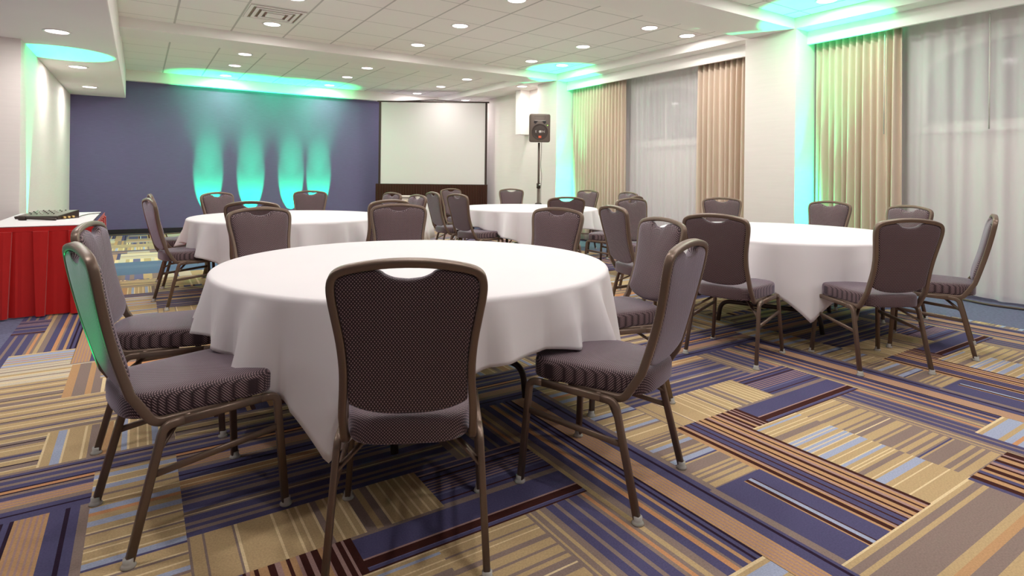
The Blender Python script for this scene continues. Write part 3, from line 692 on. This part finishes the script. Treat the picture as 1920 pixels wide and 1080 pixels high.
# ---------------------------------------------------------------- projection screen facing the camera, across the corner
t = thing('projection_screen', 'large white portable projection screen with dark frame and brown pleated skirt', 'projection screen', (5.284, 11.29, 0), -YAW)
HW, ZB, ZT_ = 1.14, 0.93, 2.68
obj('screen_surface', mbox(-HW + 0.02, HW - 0.02, -0.004, 0.004, ZB, ZT_), m_screen, t, False)
for s in (-1, 1): obj('side_frame', mbox(s * HW - 0.022, s * HW + 0.022, -0.012, 0.025, 0.0, ZT_ + 0.02), m_dark, t, False)
obj('top_bar', mbox(-HW - 0.06, HW + 0.06, -0.015, 0.02, ZT_, ZT_ + 0.028), m_dark, t, False)
bm = bmesh.new(); sweep(bm, [(-HW + 0.05, 0.04, ZT_ + 0.01), (-0.1, 0.04, ZT_ + 0.055), (0.02, 0.04, ZT_ + 0.06), (HW - 0.3, 0.04, ZT_ + 0.01)], rprof(0.02, 0.02, 0.004, 2), axis=(0, 1, 0)); obj('folding_brace', bm, m_dark, t)
obj('bottom_bar', mbox(-HW - 0.07, HW + 0.04, -0.03, -0.004, ZB - 0.03, ZB), m_dark, t, False)
sk = skirt('skirt', [(-HW - 0.07, -0.035), (HW + 0.04, -0.035)], ZB - 0.012, 0.02, 0.055, 0.03, m_brownfab, 9, 0.02, t)

# ---------------------------------------------------------------- speaker on stand
SX, SY = 5.36, 7.49
t = thing('speaker_stand', 'tall dark tripod pole stand carrying the loudspeaker beside the far column', 'speaker stand', (SX, SY, 0))
bm = bmesh.new(); sweep(bm, [(0, 0, 0.95), (0, 0, 1.66)], cprof(0.017, 14), axis=(1, 0, 0)); obj('upper_pole', bm, m_spk, t)
bm = bmesh.new(); sweep(bm, [(0, 0, 0.10), (0, 0, 0.98)], cprof(0.024, 14), axis=(1, 0, 0)); obj('lower_pole', bm, m_spk, t)
bm = bmesh.new(); sweep(bm, [(0, 0, 0.93), (0, 0, 1.01)], cprof(0.032, 14), axis=(1, 0, 0)); obj('collar', bm, m_dark, t)
bm = bmesh.new(); sweep(bm, [(-0.02, -0.04, 0.985), (-0.02, -0.075, 0.985)], cprof(0.012, 10), axis=(0, 0, 1)); obj('locking_knob', bm, m_chrome, t)
bm = bmesh.new(); lathe(bm, ((0.02, 0.655), (0.055, 0.66), (0.055, 0.69), (0.03, 0.70)), 16); obj('hub', bm, m_dark, t)
for k in range(3):
    a = 2 * PI * k / 3 + 0.5
    bm = bmesh.new(); sweep(bm, [(0.04 * math.cos(a), 0.04 * math.sin(a), 0.67), (0.48 * math.cos(a), 0.48 * math.sin(a), 0.015)], rprof(0.022, 0.012, 0.003, 2), axis=(0, 0, 1)); obj('leg', bm, m_spk, t)
t = thing('loudspeaker', 'grey-brown loudspeaker with round woofer, orange badge and green light on a pole', 'loudspeaker', (SX, SY, 1.66), -YAW + 0.05)
hw, hh, dp = 0.166, 0.452, 0.27
bm = bmesh.new()
def spk_ring(s, y, z0=0.0):
    pts = []
    for x, z in rprof(2 * hw, hh, 0.035, 6): pts.append((x * s, y, hh / 2 + z * s))
    return pts
rings_surface(bm, [spk_ring(0.93, -0.135), spk_ring(0.985, -0.125), spk_ring(1.0, -0.11), spk_ring(0.97, 0.0), spk_ring(0.72, 0.13)]); obj('cabinet', bm, m_spk, t)
bm = bmesh.new(); n = 40
rings_surface(bm, [[(r * math.cos(2 * PI * k / n), -0.136 + y, 0.165 + r * math.sin(2 * PI * k / n)) for k in range(n)] for r, y in ((0.128, 0.002), (0.128, -0.008), (0.120, -0.008), (0.116, 0.0), (0.09, -0.006), (0.03, -0.012), (0.01, -0.012))]); wf = obj('woofer_grille', bm, m_spk2, t)
bm = bmesh.new(); rings_surface(bm, [[(r * math.cos(2 * PI * k / n), -0.150 + y, 0.165 + r * math.sin(2 * PI * k / n)) for k in range(n)] for r, y in ((0.020, 0.002), (0.020, -0.003), (0.012, -0.003))]); obj('woofer_cap', bm, m_chrome, wf)
bm = bmesh.new()
for a, b_ in (((-0.105, 0.395), (0.105, 0.345)),):
    v = [bm.verts.new(p) for p in ((-0.09, -0.1365, 0.405), (0.09, -0.1365, 0.405), (0.07, -0.1365, 0.352), (-0.07, -0.1365, 0.352), (-0.06, -0.12, 0.392), (0.06, -0.12, 0.392), (0.05, -0.12, 0.362), (-0.05, -0.12, 0.362))]
    for f in ((0, 1, 5, 4), (1, 2, 6, 5), (2, 3, 7, 6), (3, 0, 4, 7), (4, 5, 6, 7)): bm.faces.new([v[i] for i in f])
obj('tweeter_horn', bm, m_spk2, t, False)
for s in (-1, 1):
    bm = bmesh.new(); bm.faces.new([bm.verts.new((s * x, -0.1372, z)) for x, z in ((0.035, 0.33), (0.095, 0.335), (0.098, 0.305), (0.07, 0.288))]); o = obj('port', bm, m_black, t, False); md = o.modifiers.new('s', 'SOLIDIFY'); md.thickness = 0.003
bm = bmesh.new(); sweep(bm, [(-0.085, -0.138, 0.342), (0.0, -0.138, 0.336), (0.085, -0.138, 0.342)], cprof(0.004, 6), axis=(0, 1, 0)); obj('ridge', bm, m_logo_w, t)
obj('power_light', mbox(0.115, 0.125, -0.141, -0.134, 0.262, 0.272), m_led, t, False)
obj('badge', mbox(-0.022, 0.022, -0.149, -0.139, 0.066, 0.100, bev=0.003), m_logo_o, t, False)
def lettering(txt, size, loc, matl, parent, name):
    cu = bpy.data.curves.new(name, 'FONT'); cu.body = txt; cu.size = size; cu.extrude = 0.001; cu.align_x = 'CENTER'; cu.align_y = 'CENTER'; cu.resolution_u = 3
    tmp = bpy.data.objects.new('tmp', cu); me = bpy.data.meshes.new_from_object(tmp); bpy.data.objects.remove(tmp)
    me.materials.clear(); me.materials.append(matl)
    o = bpy.data.objects.new(name, me); C.objects.link(o); o.parent = parent; o.location = loc; o.rotation_euler = (PI / 2, 0, 0); return o
lettering('JBL', 0.018, (0, -0.1505, 0.083), m_logo_w, t, 'badge_lettering')
lettering('E   ON', 0.052, (0.0, -0.152, 0.165), m_logo_w, t, 'grille_lettering')
bm = bmesh.new(); sweep(bm, catmull([(SX + 0.05, SY, 1.67), (SX + 0.035, SY - 0.02, 1.5), (SX + 0.03, SY - 0.012, 1.3), (SX + 0.042, SY - 0.025, 1.12), (SX + 0.03, SY - 0.02, 0.9), (SX + 0.035, SY - 0.02, 0.6), (SX + 0.06, SY, 0.2), (SX + 0.15, SY + 0.03, 0.01), (SX + 0.5, SY + 0.1, 0.008)], 5), cprof(0.004, 6), axis=(1, 0, 0))
tag(obj('speaker_cable', bm, m_cable), 'thin cable dangling down the speaker stand pole', 'cable')

# ---------------------------------------------------------------- small cloth-covered stand with equipment case
bx, by = 3.43, 8.14
t = thing('cart', 'small stand under a white cloth in front of the brown screen skirt', 'cart', (bx, by, 0), -YAW)
obj('top', mbox(-0.26, 0.26, -0.2, 0.2, 0.66, 0.69), m_dark, t, False)
for sx in (-1, 1):
    for sy in (-1, 1): obj('leg', mbox(sx * 0.22 - 0.012, sx * 0.22 + 0.012, sy * 0.16 - 0.012, sy * 0.16 + 0.012, 0, 0.66), m_dark, t, False)
bm = bmesh.new(); rings = []
for (s, z) in ((0.02, 0.697), (0.9, 0.697), (1.0, 0.690), (1.02, 0.66), (1.08, 0.5), (1.16, 0.32), (1.22, 0.17)):
    R = []
    for k in range(96):
        a = 2 * PI * k / 96; c_, s_ = math.cos(a), math.sin(a); e = 0.3; w = 1 + (0.07 * math.sin(11 * a) + 0.04 * math.sin(7 * a)) * max(0, (0.69 - z)) * 1.6
        R.append((math.copysign(abs(c_) ** e, c_) * 0.285 * s * w, math.copysign(abs(s_) ** e, s_) * 0.225 * s * w, z))
    rings.append(R)
rings_surface(bm, rings, True, False); o = obj('tablecloth', bm, m_cloth); o.location = (bx, by, 0); o.rotation_euler = (0, 0, -YAW)
md = o.modifiers.new('solid', 'SOLIDIFY'); md.thickness = 0.002
tag(o, 'white cloth draped to near the floor over the small stand before the screen', 'tablecloth', 'white tablecloths')
t = thing('equipment_case', 'small beige equipment box with a row of gold knobs on the cloth-covered stand', 'audio equipment', (bx, by, 0.70), -YAW)
obj('case', mbox(-0.20, 0.14, -0.14, 0.14, 0.0, 0.11, bev=0.006), m_box, t, False)
for k in range(7):
    bm = bmesh.new(); sweep(bm, [(-0.15 + 0.04 * k, -0.14, 0.035), (-0.15 + 0.04 * k, -0.155, 0.035)], cprof(0.010, 10), axis=(0, 0, 1)); obj('knob', bm, m_gold, t)
obj('label_strip', mbox(-0.12, 0.06, -0.1425, -0.139, 0.075, 0.09), m_gunmetal, t, False)

# ---------------------------------------------------------------- cables on the floor
for nm, pts, lab in (('floor_cable', [(-0.6, 12.2, 0.012), (0.0, 12.22, 0.02), (0.4, 12.16, 0.012), (0.9, 12.24, 0.02), (1.4, 12.18, 0.012), (1.9, 12.25, 0.02), (2.6, 12.18, 0.012), (3.4, 12.22, 0.012)], 'brown loose cable lying along the foot of the blue wall'),
                     ('floor_cable', [(6.50, 3.2, 0.012), (6.46, 2.7, 0.012), (6.49, 2.3, 0.016), (6.44, 2.0, 0.012), (6.48, 1.7, 0.012), (6.42, 1.2, 0.012), (6.46, 0.4, 0.012)], 'dark cable lying along the hem of the near sheer curtain')):
    bm = bmesh.new(); sweep(bm, catmull(pts, 6), cprof(0.010, 8), axis=(0, 0, 1)); tag(obj(nm, bm, m_cable), lab, 'cable')
